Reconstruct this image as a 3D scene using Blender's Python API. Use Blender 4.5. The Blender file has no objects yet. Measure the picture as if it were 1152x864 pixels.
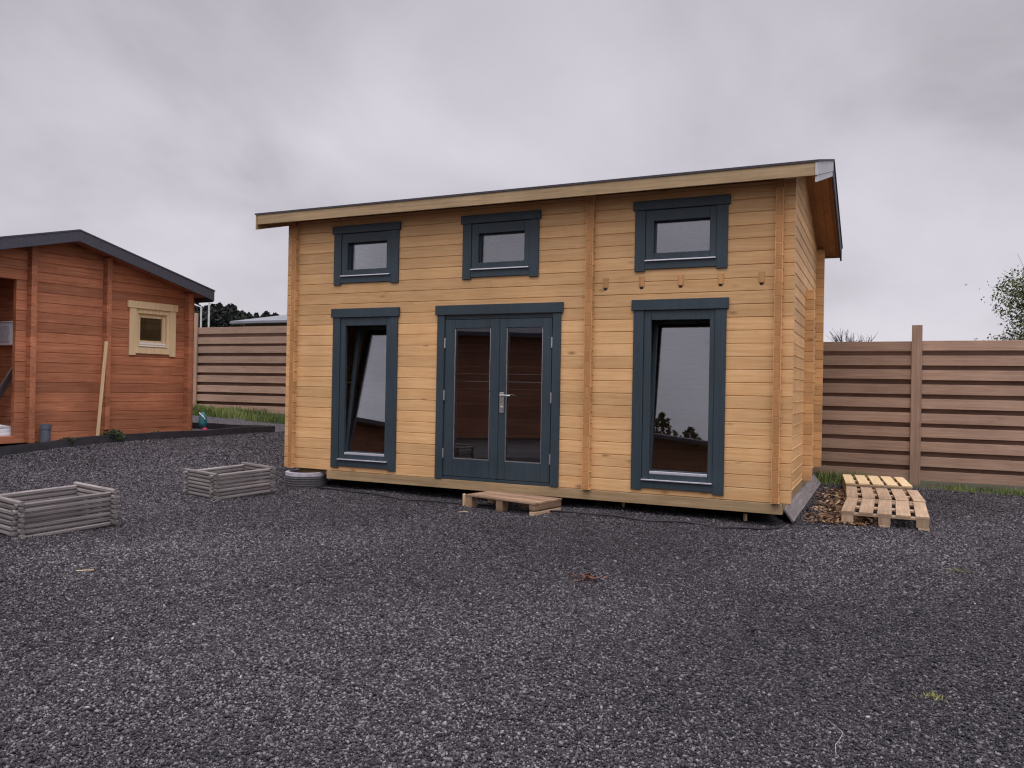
import bpy, bmesh, math, random
import numpy as np
from math import sin, cos, radians, pi, sqrt, atan2
from mathutils import Matrix, Vector
random.seed(7); RNG = np.random.default_rng(11)
scene = bpy.context.scene
COL = scene.collection

# ------------------------------------------------------------------ terrain
QX = [-400, 9.9, 10.9, 11.5, 12.1, 12.8, 14.7, 16.6, 22, 30, 900]
QZ = [0, 0, .06, .26, .425, .475, .52, .63, .85, 1.0, 1.3]
def terr_np(X, Y):
    q = -.5 * X + .866 * Y
    z = (np.interp(q - .25, QX, QZ) + np.interp(q, QX, QZ) + np.interp(q + .25, QX, QZ)) / 3
    s = (X - 2.767) * .9075 - (Y - 8.0265) * .42           # the yard stays level round the yellow cabin and to its right
    m = np.clip((-6.2 - s) / 1.6, 0, 1); m = m * m * (3 - 2 * m)
    f = np.clip((Y - 22) / 50, 0, 1)
    return z * np.maximum(m, f)
def terr(x, y): return float(terr_np(np.array([x]), np.array([y]))[0])

# ------------------------------------------------------------------ materials
class N:
    """tiny node helper"""
    def __init__(s, name):
        s.m = bpy.data.materials.new(name); s.m.use_nodes = True
        s.t = s.m.node_tree; s.n = s.t.nodes; s.l = s.t.links
        s.b = s.n['Principled BSDF']; s.out = s.n['Material Output']
    def add(s, typ, **kw):
        n = s.n.new(typ)
        for k, v in kw.items():
            if k in n.inputs: n.inputs[k].default_value = v
            else: setattr(n, k, v)
        return n
    def link(s, a, b): s.l.new(a, b)
    def math(s, op, a, b=None, clamp=False):
        n = s.n.new('ShaderNodeMath'); n.operation = op; n.use_clamp = clamp
        for i, v in enumerate((a, b)):
            if v is None: continue
            if isinstance(v, (int, float)): n.inputs[i].default_value = v
            else: s.link(v, n.inputs[i])
        return n.outputs[0]
    def ramp(s, fac, stops):
        n = s.n.new('ShaderNodeValToRGB'); e = n.color_ramp.elements
        while len(e) < len(stops): e.new(.5)
        for el, (p, c) in zip(e, stops):
            el.position = p; el.color = (c, c, c, 1) if isinstance(c, (int, float)) else (*c, 1)
        s.link(fac, n.inputs[0]); return n.outputs[0]
    def mix(s, fac, a, b, mode='MIX'):
        n = s.n.new('ShaderNodeMix'); n.data_type = 'RGBA'; n.blend_type = mode
        for i, v in ((0, fac), (6, a), (7, b)):
            if isinstance(v, (int, float)): n.inputs[i].default_value = v
            elif isinstance(v, tuple): n.inputs[i].default_value = (*v, 1)
            else: s.link(v, n.inputs[i])
        return n.outputs[2]
    def bump(s, h, strength=.3, dist=.01):
        n = s.add('ShaderNodeBump', Strength=strength, Distance=dist); s.link(h, n.inputs['Height'])
        s.link(n.outputs[0], s.b.inputs['Normal'])

def wood(name, light, dark, axis, knots=.5, rough=.62, tonev=.22, grain=1.0, blotch=.25, spec=.35, bumpk=.25):
    s = N(name)
    tc = s.add('ShaderNodeTexCoord'); at = s.add('ShaderNodeAttribute', attribute_name='tone')
    sc = {'x': (.9, 22, 22), 'y': (22, .9, 22), 'z': (22, 22, .9)}[axis]
    off = s.add('ShaderNodeVectorMath', operation='SCALE'); off.inputs[0].default_value = (37, 53, 71)
    s.link(at.outputs['Fac'], off.inputs['Scale'])
    mp = s.add('ShaderNodeMapping'); mp.inputs['Scale'].default_value = sc; s.link(tc.outputs['Object'], mp.inputs[0])
    ad = s.add('ShaderNodeVectorMath', operation='ADD'); s.link(mp.outputs[0], ad.inputs[0]); s.link(off.outputs[0], ad.inputs[1])
    n1 = s.add('ShaderNodeTexNoise', Scale=1.6, Detail=6, Roughness=.65, Distortion=.5); s.link(ad.outputs[0], n1.inputs[0])
    n3 = s.add('ShaderNodeTexNoise', Scale=5.5, Detail=3, Roughness=.6); s.link(ad.outputs[0], n3.inputs[0])
    g = s.math('ADD', s.math('MULTIPLY', n1.outputs[0], .7), s.math('MULTIPLY', n3.outputs[0], .3))
    col = s.mix(s.ramp(g, [(.36, 1.0 * grain), (.62, 0.0)]), light, dark)
    n2 = s.add('ShaderNodeTexNoise', Scale=1.3, Detail=4, Roughness=.6); s.link(tc.outputs['Object'], n2.inputs[0])
    bl = s.ramp(n2.outputs[0], [(.3, 1 - blotch), (.7, 1 + 0 * blotch)])
    col = s.mix(1.0, col, bl, 'MULTIPLY')
    tn = s.math('ADD', s.math('MULTIPLY', at.outputs['Fac'], tonev), 1 - tonev * .6)
    tcol = s.add('ShaderNodeCombineColor')
    for i in range(3): s.link(tn, tcol.inputs[i])
    col = s.mix(1.0, col, tcol.outputs[0], 'MULTIPLY')
    if knots > 0:
        mk = s.add('ShaderNodeMapping')
        mk.inputs['Scale'].default_value = {'x': (2.3, 5.5, 5.5), 'y': (5.5, 2.3, 5.5), 'z': (5.5, 5.5, 2.3)}[axis]
        s.link(tc.outputs['Object'], mk.inputs[0])
        a2 = s.add('ShaderNodeVectorMath', operation='ADD'); s.link(mk.outputs[0], a2.inputs[0]); s.link(off.outputs[0], a2.inputs[1])
        vo = s.add('ShaderNodeTexVoronoi', Scale=1.0, Randomness=1.0); s.link(a2.outputs[0], vo.inputs[0])
        d = s.ramp(vo.outputs['Distance'], [(.045, 1.0), (.085, .55), (.15, 0.0)])
        sp = s.add('ShaderNodeSeparateColor'); s.link(vo.outputs['Color'], sp.inputs[0])
        gate = s.ramp(sp.outputs[0], [(.48, 0.0), (.54, 1.0)])
        k = s.math('MULTIPLY', s.math('MULTIPLY', d, gate), knots)
        col = s.mix(k, col, tuple(c * .42 for c in dark))
    s.link(col, s.b.inputs['Base Color'])
    s.b.inputs['Roughness'].default_value = rough; s.b.inputs['Specular IOR Level'].default_value = spec
    s.bump(g, bumpk, .004)
    return s.m

def plain(name, col, rough=.6, metal=0.0, var=.15, scale=14, bumpk=.1, spec=.4, bscale=None):
    s = N(name); tc = s.add('ShaderNodeTexCoord')
    n = s.add('ShaderNodeTexNoise', Scale=scale, Detail=6, Roughness=.6); s.link(tc.outputs['Object'], n.inputs[0])
    c = s.mix(s.ramp(n.outputs[0], [(.3, 0.0), (.7, 1.0)]), tuple(x * (1 - var) for x in col), tuple(min(1, x * (1 + var)) for x in col))
    s.link(c, s.b.inputs['Base Color'])
    r = s.math('ADD', s.math('MULTIPLY', n.outputs[0], .2), rough - .1); s.link(r, s.b.inputs['Roughness'])
    s.b.inputs['Metallic'].default_value = metal; s.b.inputs['Specular IOR Level'].default_value = spec
    n2 = s.add('ShaderNodeTexNoise', Scale=bscale or scale * 6, Detail=4); s.link(tc.outputs['Object'], n2.inputs[0])
    s.bump(n2.outputs[0], bumpk, .005)
    return s.m

def glass_mat(name='window_glass', k=2.9):
    s = N(name); s.n.remove(s.b)
    tr = s.add('ShaderNodeBsdfTransparent'); tr.inputs[0].default_value = (.8, .84, .84, 1)
    gl = s.add('ShaderNodeBsdfGlossy'); gl.inputs['Roughness'].default_value = .012; gl.inputs[0].default_value = (.95, .93, .98, 1)
    tc = s.add('ShaderNodeTexCoord'); n = s.add('ShaderNodeTexNoise', Scale=1.7, Detail=1); s.link(tc.outputs['Object'], n.inputs[0])
    bp = s.add('ShaderNodeBump', Strength=.05, Distance=.01); s.link(n.outputs[0], bp.inputs['Height']); s.link(bp.outputs[0], gl.inputs['Normal'])
    fr = s.add('ShaderNodeFresnel', IOR=1.5)
    f = s.math('MULTIPLY', fr.outputs[0], k, True)
    mx = s.add('ShaderNodeMixShader'); s.link(f, mx.inputs[0]); s.link(tr.outputs[0], mx.inputs[1]); s.link(gl.outputs[0], mx.inputs[2])
    s.link(mx.outputs[0], s.out.inputs[0]); return s.m

def leaf_mat(name, a, b, rough=.6):
    s = N(name); at = s.add('ShaderNodeAttribute', attribute_name='tone')
    s.link(s.mix(at.outputs['Fac'], a, b), s.b.inputs['Base Color']); s.b.inputs['Roughness'].default_value = rough
    s.b.inputs['Specular IOR Level'].default_value = .25
    try:
        s.b.inputs['Subsurface Weight'].default_value = 0
    except Exception: pass
    return s.m

def tone_mat(name, stops, rough=.75, spec=.3, nscale=0):
    s = N(name); at = s.add('ShaderNodeAttribute', attribute_name='tone')
    c = s.ramp(at.outputs['Fac'], stops)
    if nscale:
        tc = s.add('ShaderNodeTexCoord'); n = s.add('ShaderNodeTexNoise', Scale=nscale, Detail=3); s.link(tc.outputs['Object'], n.inputs[0])
        c = s.mix(1.0, c, s.ramp(n.outputs[0], [(.3, .72), (.7, 1.15)]), 'MULTIPLY')
        n4 = s.add('ShaderNodeTexNoise', Scale=.55, Detail=5, Roughness=.6); s.link(tc.outputs['Object'], n4.inputs[0])
        c = s.mix(1.0, c, s.ramp(n4.outputs[0], [(.32, .76), (.68, 1.1)]), 'MULTIPLY')
    s.link(c, s.b.inputs['Base Color']); s.b.inputs['Roughness'].default_value = rough
    s.b.inputs['Specular IOR Level'].default_value = spec
    return s.m

M = {}
YL, YD = (.73, .462, .222), (.60, .325, .132)
for a in 'xyz':
    M['yellow_' + a] = wood('spruce_' + a, YL, YD, a, knots=.85, tonev=.3, blotch=.22, grain=1.0)
    M['red_' + a] = wood('red_stain_' + a, (.60, .245, .125), (.37, .125, .06), a, knots=.85, tonev=.36, blotch=.4)
    M['fence_' + a] = wood('fence_wood_' + a, (.43, .295, .213), (.30, .19, .132), a, knots=.45, tonev=.32, blotch=.25, rough=.8)
    M['fenceback_' + a] = wood('fence_back_shaded_' + a, (.29, .18, .135), (.19, .112, .082), a, knots=.3, tonev=.25, blotch=.3, rough=.85)  # fence wood darkened for the back slats: shade of the gaps put into the colour
    M['grey_' + a] = wood('weathered_' + a, (.31, .278, .27), (.13, .112, .108), a, knots=.25, tonev=.5, blotch=.3, rough=.85)
    M['pallet_' + a] = wood('pallet_wood_' + a, (.56, .41, .28), (.38, .25, .15), a, knots=.5, tonev=.4, blotch=.35, rough=.8)
    M['pale_' + a] = wood('pale_pine_' + a, (.80, .62, .38), (.66, .47, .25), a, knots=.2, tonev=.1, blotch=.1)
    M['beam_' + a] = wood('treated_beam_' + a, (.42, .30, .165), (.28, .185, .095), a, knots=.45, tonev=.2, blotch=.3)
    M['blue_' + a] = wood('blue_grey_paint_' + a, (.042, .063, .078), (.030, .047, .059), a, knots=.12, tonev=.34, blotch=.28, rough=.5, grain=1.0, bumpk=.25)
    M['brown_' + a] = wood('brown_stain_' + a, (.40, .175, .11), (.27, .105, .065), a, knots=.3, tonev=.25, blotch=.3)
M['endgrain'] = wood('end_grain_orange', (.50, .245, .09), (.40, .175, .058), 'z', knots=.2, tonev=.14, blotch=.2)
for a in 'xyz': M['oldpallet_' + a] = wood('old_pallet_wood_' + a, (.44, .29, .185), (.25, .15, .09), a, knots=.5, tonev=.6, blotch=.45, rough=.85)
M['joist'] = wood('joist_end', (.56, .31, .125), (.44, .21, .075), 'z', knots=.3, tonev=.2)
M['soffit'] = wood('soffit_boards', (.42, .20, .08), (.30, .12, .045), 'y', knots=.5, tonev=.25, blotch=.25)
M['glass'] = glass_mat(); M['glass_small'] = glass_mat('small_window_glass', 1.1)
M['alu'] = plain('aluminium_strip', (.62, .62, .68), .35, .55, .06)
M['steel'] = plain('brushed_steel', (.6, .6, .6), .3, .9, .06)
M['barge_white'] = plain('weathered_primer', (.42, .42, .44), .55, .25, .2, 9)
M['black'] = plain('black_rubber', (.012, .012, .014), .6, 0, .2)
M['dark'] = plain('near_black_brown', (.02, .014, .01), .9, 0, .2)
M['felt'] = plain('roof_felt', (.05, .048, .055), .9, 0, .25, 40, .4)
M['shingle'] = plain('dark_roof_edge', (.055, .054, .070), .75, 0, .22, 30, .4)
M['concrete'] = plain('dark_concrete', (.075, .07, .075), .9, 0, .3, 18, .5)
M['concrete_rim'] = plain('pale_concrete', (.36, .34, .38), .85, 0, .2, 18, .4)
M['white'] = plain('white_paint', (.72, .72, .74), .5, 0, .06)
M['roof_grey'] = plain('grey_sheet_roof', (.17, .18, .20), .6, 0, .12, 3)
M['shed_wall'] = plain('shed_wall', (.10, .075, .055), .8)
M['pipe'] = plain('grey_plastic_pipe', (.10, .12, .15), .5, 0, .2)
M['teal'] = plain('teal_plastic', (.03, .17, .20), .45, 0, .4, 16)
M['pink'] = plain('pink_plastic', (.45, .05, .13), .5)
M['bark'] = plain('tree_bark', (.055, .045, .038), .9, 0, .35, 20, .6)
M['twig'] = plain('bare_twigs', (.075, .065, .065), .9, 0, .3, 20)
M['floor_in'] = wood('inside_floor', (.30, .2, .1), (.2, .13, .06), 'x')
M['leaf_bush'] = leaf_mat('bush_leaves', (.022, .034, .012), (.10, .125, .04))
M['leaf_weed'] = leaf_mat('weed_leaves', (.025, .045, .018), (.07, .11, .04))
M['grass'] = leaf_mat('grass_blades', (.06, .095, .022), (.20, .24, .075))
M['wood_far'] = leaf_mat('far_wood_leaves', (.010, .014, .013), (.032, .038, .030), .9)
M['olive'] = leaf_mat('olive_leaves', (.035, .03, .012), (.10, .085, .03))
M['moss'] = leaf_mat('moss_tuft', (.14, .15, .05), (.30, .30, .11))
M['deadleaf'] = tone_mat('dead_leaves', [(0, (.05, .022, .016)), (.6, (.13, .05, .035)), (1, (.2, .11, .07))])
M['straw'] = tone_mat('bark_litter', [(0, (.05, .028, .018)), (.5, (.17, .088, .045)), (.85, (.27, .16, .085)), (1, (.48, .36, .22))])
M['twine'] = plain('pale_twine', (.36, .34, .34), .8)
M['stone'] = tone_mat('crushed_basalt', [(0, (.011, .010, .012)), (.5, (.041, .037, .043)), (.8, (.105, .096, .107)), (.965, (.26, .24, .26)), (1, (.45, .43, .45))], .78, .35, 160)

def ground_mat():
    s = N('dark_gravel_ground'); tc = s.add('ShaderNodeTexCoord')
    wv = s.add('ShaderNodeTexNoise', Scale=90, Detail=2); s.link(tc.outputs['Object'], wv.inputs[0])
    dv = s.add('ShaderNodeVectorMath', operation='MULTIPLY_ADD'); s.link(wv.outputs['Color'], dv.inputs[0])
    dv.inputs[1].default_value = (.012,) * 3; s.link(tc.outputs['Object'], dv.inputs[2])
    v = s.add('ShaderNodeTexVoronoi', Scale=92, Randomness=1.0); s.link(dv.outputs[0], v.inputs[0])
    sp = s.add('ShaderNodeSeparateColor'); s.link(v.outputs['Color'], sp.inputs[0])
    c = s.ramp(sp.outputs[0], [(0, (.010, .009, .011)), (.5, (.038, .034, .040)), (.8, (.098, .089, .099)), (1, (.24, .222, .24))])
    e = s.ramp(v.outputs['Distance'], [(.25, 1.0), (.75, .35)])
    big = s.add('ShaderNodeTexNoise', Scale=.55, Detail=5, Roughness=.6); s.link(tc.outputs['Object'], big.inputs[0])
    c = s.mix(1.0, c, s.ramp(big.outputs[0], [(.3, .82), (.7, 1.12)]), 'MULTIPLY')
    # soil / rough grass beyond the yard (mask is a mesh attribute)
    at = s.add('ShaderNodeAttribute', attribute_name='soil')
    n2 = s.add('ShaderNodeTexNoise', Scale=2.2, Detail=6); s.link(tc.outputs['Object'], n2.inputs[0])
    soil = s.mix(s.ramp(n2.outputs[0], [(.4, 0.0), (.6, 1.0)]), (.075, .055, .042), (.055, .07, .024))
    nz = s.math('ADD', at.outputs['Fac'], s.math('MULTIPLY', s.math('SUBTRACT', n2.outputs[0], .5), .9))
    c = s.mix(s.ramp(nz, [(.45, 0.0), (.6, 1.0)]), c, soil)
    s.link(c, s.b.inputs['Base Color']); s.b.inputs['Roughness'].default_value = .85; s.b.inputs['Specular IOR Level'].default_value = .3
    h = s.math('MULTIPLY', v.outputs['Distance'], -1.0)
    s.bump(h, .8, .012)
    return s.m
M['ground'] = ground_mat()

# ------------------------------------------------------------------ mesh builder
class MB:
    def __init__(s): s.v = []; s.f = []; s.t = []; s.mi = []
    def add(s, vs, fs, tone=None, mi=0):
        b = len(s.v); t = random.random() if tone is None else tone
        s.v += [tuple(p) for p in vs]
        for f in fs: s.f.append(tuple(b + i for i in f)); s.t.append(t); s.mi.append(mi)
    def box(s, x0, x1, y0, y1, z0, z1, tone=None, mi=0, mat=None):
        vs = [(x0, y0, z0), (x1, y0, z0), (x1, y1, z0), (x0, y1, z0), (x0, y0, z1), (x1, y0, z1), (x1, y1, z1), (x0, y1, z1)]
        if mat is not None: vs = [mat @ Vector(p) for p in vs]
        s.add(vs, [(0, 3, 2, 1), (4, 5, 6, 7), (0, 1, 5, 4), (1, 2, 6, 5), (2, 3, 7, 6), (3, 0, 4, 7)], tone, mi)
    def prism(s, prof, a0, a1, axis, tone=None, mi=0):
        """profile of (u,w) swept along an axis; x: (y,z), y: (x,z), z: (x,y). a0/a1 may be functions of w"""
        def P(u, w, a): return {'x': (a, u, w), 'y': (u, a, w), 'z': (u, w, a)}[axis]
        fa = a0 if callable(a0) else (lambda w: a0)
        fb = a1 if callable(a1) else (lambda w: a1)
        n = len(prof)
        vs = [P(u, w, fa(w)) for u, w in prof] + [P(u, w, fb(w)) for u, w in prof]
        fs = [(i, (i + 1) % n, n + (i + 1) % n, n + i) for i in range(n)] + [tuple(range(n - 1, -1, -1)), tuple(range(n, 2 * n))]
        s.add(vs, fs, tone, mi)
    def tube(s, pts, r, n=8, tone=None, cap=True):
        pts = [Vector(p) for p in pts]; rs = r if isinstance(r, (list, tuple)) else [r] * len(pts)
        vs = []; fs = []
        for i, p in enumerate(pts):
            d = (pts[min(i + 1, len(pts) - 1)] - pts[max(i - 1, 0)]).normalized()
            a = d.orthogonal().normalized() if abs(d.z) > .95 else d.cross(Vector((0, 0, 1))).normalized()
            b = d.cross(a)
            for k in range(n): vs.append(p + (a * cos(2 * pi * k / n) + b * sin(2 * pi * k / n)) * rs[i])
        for i in range(len(pts) - 1):
            for k in range(n): fs.append((i * n + k, i * n + (k + 1) % n, (i + 1) * n + (k + 1) % n, (i + 1) * n + k))
        if cap: fs += [tuple(range(n - 1, -1, -1)), tuple((len(pts) - 1) * n + k for k in range(n))]
        s.add(vs, fs, tone)
    def lathe(s, prof, n=32, tone=None, mi=0, c=(0, 0)):
        vs = [(c[0] + r * cos(2 * pi * k / n), c[1] + r * sin(2 * pi * k / n), z) for r, z in prof for k in range(n)]
        fs = [(i * n + k, i * n + (k + 1) % n, (i + 1) * n + (k + 1) % n, (i + 1) * n + k) for i in range(len(prof) - 1) for k in range(n)]
        s.add(vs, fs, tone, mi)
    def build(s, name, mats, parent=None, bevel=0, smooth=False, loc=None, rot=None):
        me = bpy.data.meshes.new(name); me.from_pydata(s.v, [], s.f); me.update()
        a = me.attributes.new('tone', 'FLOAT', 'FACE'); a.data.foreach_set('value', s.t)
        for m in (mats if isinstance(mats, list) else [mats]): me.materials.append(m)
        me.polygons.foreach_set('material_index', s.mi)
        bm = bmesh.new(); bm.from_mesh(me); bmesh.ops.recalc_face_normals(bm, faces=bm.faces); bm.to_mesh(me); bm.free()
        if smooth: me.polygons.foreach_set('use_smooth', [True] * len(me.polygons))
        o = bpy.data.objects.new(name, me); COL.objects.link(o)
        if parent is not None: o.parent = parent
        if loc is not None: o.location = loc
        if rot is not None: o.rotation_euler = rot
        if bevel:
            b = o.modifiers.new('bevel', 'BEVEL'); b.width = bevel; b.segments = 2; b.limit_method = 'ANGLE'; b.angle_limit = radians(40)
        return o

def np_mesh(name, V, nper, F, tone, mat, parent=None):
    """V (k*nper,3) points of k copies, F faces (m,4 or 3) of one copy, tone (k,) one value per copy"""
    k = len(V) // nper; m, w = F.shape
    me = bpy.data.meshes.new(name)
    me.vertices.add(len(V)); me.vertices.foreach_set('co', V.astype(np.float32).ravel())
    idx = (F[None] + (np.arange(k) * nper)[:, None, None]).ravel().astype(np.int32)
    me.loops.add(len(idx)); me.loops.foreach_set('vertex_index', idx)
    me.polygons.add(k * m); me.polygons.foreach_set('loop_start', (np.arange(k * m) * w).astype(np.int32))
    me.update(calc_edges=True)
    a = me.attributes.new('tone', 'FLOAT', 'FACE'); a.data.foreach_set('value', np.repeat(tone, m).astype(np.float32))
    me.materials.append(mat); me.validate()
    o = bpy.data.objects.new(name, me); COL.objects.link(o)
    if parent is not None: o.parent = parent
    return o

def empty(name, loc=(0, 0, 0), rz=0, rot=None):
    o = bpy.data.objects.new(name, None); COL.objects.link(o); o.location = loc; o.empty_display_size = .2
    o.rotation_euler = rot or (0, 0, rz); return o
def tag(o, label=None, cat=None, group=None, kind=None):
    if label: o['label'] = label
    if cat: o['category'] = cat
    if group: o['group'] = group
    if kind: o['kind'] = kind
    return o
def copy_tree(o, parent=None):
    c = o.copy(); COL.objects.link(c)
    if parent is not None: c.parent = parent
    for ch in list(o.children): copy_tree(ch, c)
    return c

# ------------------------------------------------------------------ log walls
PITCH_LOG = .13486
def log_profile(t0, t1, z0, z1, ch=.0065):
    """t0/t1 = outer and inner faces"""
    e = .0008
    return [(t0 + ch, z0 + e), (t0, z0 + ch), (t0, z1 - ch), (t0 + ch, z1 - e), (t1 - ch, z1 - e), (t1, z1 - ch), (t1, z0 + ch), (t1 - ch, z0 + e)]
def log_wall(mb, axis, a0, a1, t0, t1, zb, ztop, holes=(), lim=None, half=False, endmi=0):
    """stack of planed logs; holes = (a_lo, a_hi, z_lo, z_hi); lim(w) -> (lo, hi) range along the axis under a sloping roof"""
    z = zb + (.004 if half else 0); first = True
    while z < ztop - .01:
        h = PITCH_LOG * (.5 if (half and first) else 1) - (.004 if half and first else 0)
        z1 = min(z + h, ztop); first = False
        iv = [(a0, a1)]
        for (h0, h1, g0, g1) in holes:
            if z1 <= g0 + 1e-4 or z >= g1 - 1e-4: continue
            full_lo, full_hi = max(z, g0), min(z1, g1)
            if full_hi - full_lo < .012: continue
            if full_lo > z + .012: _piece(mb, axis, h0, h1, t0, t1, z, full_lo, None)
            if full_hi < z1 - .012: _piece(mb, axis, h0, h1, t0, t1, full_hi, z1, None)
            new = []
            for (p, q) in iv:
                if h1 <= p or h0 >= q: new.append((p, q)); continue
                if h0 > p: new.append((p, h0))
                if h1 < q: new.append((h1, q))
            iv = new
        tone = random.random()
        for (p, q) in iv:
            if q - p < .01: continue
            # long walls are made of several lengths of timber
            cuts = [p, q]
            if q - p > 3: cuts = [p, p + (q - p) * random.uniform(.25, .75), q]
            for i in range(len(cuts) - 1):
                _piece(mb, axis, cuts[i], cuts[i + 1], t0, t1, z, z1, lim, min(1, max(0, tone + random.uniform(-.12, .12))))
        z = z1
def _piece(mb, axis, p, q, t0, t1, z0, z1, lim, tone=None):
    prof = log_profile(t0, t1, z0, z1) if z1 - z0 > .03 else [(t0, z0), (t0, z1), (t1, z1), (t1, z0)]
    if lim is None: mb.prism(prof, p, q, axis, tone); return
    lo, hi = lim(z0)
    if min(q, hi) - max(p, lo) < .02: return
    lo1, hi1 = lim(z1)
    if hi1 - lo1 < .01: hi1 = lo1 = (lo1 + hi1) / 2
    def f0(w):
        k = (w - z0) / max(1e-6, z1 - z0); return max(p, min(lo + (lo1 - lo) * k, hi1 if hi1 < p else 1e9))
    def f1(w):
        k = (w - z0) / max(1e-6, z1 - z0); return min(q, hi + (hi1 - hi) * k)
    mb.prism(prof, f0, f1, axis, tone)

# ================================================================== GROUND
HA = radians(24.84); HC = Vector((2.767, 8.0265, 0))
HU = Vector((cos(HA), -sin(HA), 0)); HV = Vector((sin(HA), cos(HA), 0))
def hp(s, v, z=0): return HC + HU * s + HV * v + Vector((0, 0, z))       # yellow cabin frame -> world
def hs(P): d = Vector((P[0], P[1], 0)) - HC; return d.dot(HU), d.dot(HV)
def make_ground():
    def axis(lo, hi, fine_lo, fine_hi, step):
        a = list(np.arange(fine_lo, fine_hi + 1e-6, step)); d = step; x = fine_lo
        L = []
        while x > lo: d *= 1.22; x -= d; L.append(x)
        d = step; x = fine_hi; R = []
        while x < hi: d *= 1.22; x += d; R.append(x)
        return np.array(L[::-1] + a + R)
    xs = axis(-500, 500, -16, 14, .22); ys = axis(-400, 700, -3, 24, .22)
    X, Y = np.meshgrid(xs, ys)
    Z = terr_np(X, Y)
    bump = sum(a * np.sin(X * fx + Y * fy + p) for a, fx, fy, p in [(.010, 1.1, .7, 1), (.008, -.9, 1.6, 2), (.006, 2.6, 1.9, .5), (.005, 3.7, -2.8, 4)])
    near = np.exp(-((X / 14) ** 2 + ((Y - 8) / 14) ** 2))
    Z = Z + bump * near
    ny, nx = X.shape
    V = np.stack([X.ravel(), Y.ravel(), Z.ravel()], 1)
    i = np.arange(nx * ny).reshape(ny, nx)
    F = np.stack([i[:-1, :-1].ravel(), i[:-1, 1:].ravel(), i[1:, 1:].ravel(), i[1:, :-1].ravel()], 1)
    me = bpy.data.meshes.new('ground'); me.from_pydata(V.tolist(), [], F.tolist()); me.update()
    v = (X - HC.x) * HV.x + (Y - HC.y) * HV.y
    s = (X - HC.x) * HU.x + (Y - HC.y) * HU.y
    soil = np.clip((v - 4.55) / .5 + .15, 0, 1)
    soil = np.maximum(soil, np.clip((-Y - 3.5) / 3, 0, 1))
    soil = np.maximum(soil, np.clip((s - 5.3) / 2.0, 0, 1) * np.clip((v - 1.5) / 2, 0, 1))
    a = me.attributes.new('soil', 'FLOAT', 'POINT'); a.data.foreach_set('value', soil.ravel().astype(np.float32))
    me.polygons.foreach_set('use_smooth', [True] * len(me.polygons))
    me.materials.append(M['ground'])
    o = bpy.data.objects.new('ground', me); COL.objects.link(o); o['kind'] = 'structure'
    return bump
make_ground()
def gz_np(X, Y):
    bump = sum(a * np.sin(X * fx + Y * fy + p) for a, fx, fy, p in [(.010, 1.1, .7, 1), (.008, -.9, 1.6, 2), (.006, 2.6, 1.9, .5), (.005, 3.7, -2.8, 4)])
    return terr_np(X, Y) + bump * np.exp(-((X / 14) ** 2 + ((Y - 8) / 14) ** 2))
def gz(x, y): return float(gz_np(np.array([float(x)]), np.array([float(y)]))[0])

def make_gravel():
    """crushed stones lying on the yard, smaller ones more numerous; a mesh of many angular chips"""
    n_try = 1000000
    Y = 1.6 + (14.8 - 1.6) * RNG.random(n_try) ** 1.1
    X = (RNG.random(n_try) * 2 - 1) * (.9 + .68 * Y)
    dens = np.clip(1.12 - (Y - 2) / 10, .3, 1)
    keep = RNG.random(n_try) < dens
    v = (X - HC.x) * HV.x + (Y - HC.y) * HV.y; s = (X - HC.x) * HU.x + (Y - HC.y) * HU.y
    keep &= ~((v > .9) & (v < 4.4) & (s > -6.2) & (s < -.2)) & (v < 4.4)
    rd = (X + 5.125) * cos(radians(31.41)) - (Y - 12.8) * sin(radians(31.41))
    keep &= ~((rd < .34) & (Y > 8))
    X, Y = X[keep], Y[keep]; k = len(X)
    size = np.clip(.0052 * np.exp(RNG.normal(0, .26, k)), .003, .011) * (1 + np.clip((Y - 4) / 18, 0, .35))
    base = np.array([(1, 0, 0), (-1, 0, 0), (0, 1, 0), (0, -1, 0), (0, 0, 1), (0, 0, -1)], float) * 1.25
    V = base[None] + RNG.uniform(-.42, .42, (k, 6, 3))
    V *= (np.stack([RNG.uniform(.8, 1.5, k), RNG.uniform(.6, 1.1, k), RNG.uniform(.45, .9, k)], 1) * size[:, None])[:, None]
    a, t, p = RNG.uniform(0, 2 * pi, k), RNG.normal(0, .45, k), RNG.normal(0, .45, k)
    def rot(V, i, j, ang):
        c, s_ = np.cos(ang)[:, None], np.sin(ang)[:, None]; A, B = V[..., i].copy(), V[..., j].copy()
        V[..., i] = A * c - B * s_; V[..., j] = A * s_ + B * c
    rot(V, 0, 2, t); rot(V, 1, 2, p); rot(V, 0, 1, a)
    V[..., 0] += X[:, None]; V[..., 1] += Y[:, None]
    V[..., 2] += (gz_np(X, Y) + size * RNG.uniform(.0, .9, k))[:, None]
    F = np.array([(0, 2, 4), (2, 1, 4), (1, 3, 4), (3, 0, 4), (2, 0, 5), (1, 2, 5), (3, 1, 5), (0, 3, 5)])
    tone = np.clip(RNG.beta(1.25, 1.35, k) + .07 * np.sin(X * .9 + Y * .6) + .05 * np.sin(Y * 1.7 - X * 1.3), 0, 1)
    sp = RNG.random(k) < .0009; tone[sp] = 1.0
    tone[~sp] = np.minimum(tone[~sp], .93)
    o = np_mesh('gravel', V.reshape(-1, 3), 6, F, tone, M['stone'])
    tag(o, 'dark grey crushed stone covering the whole yard', 'gravel', kind='stuff')
make_gravel()

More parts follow.
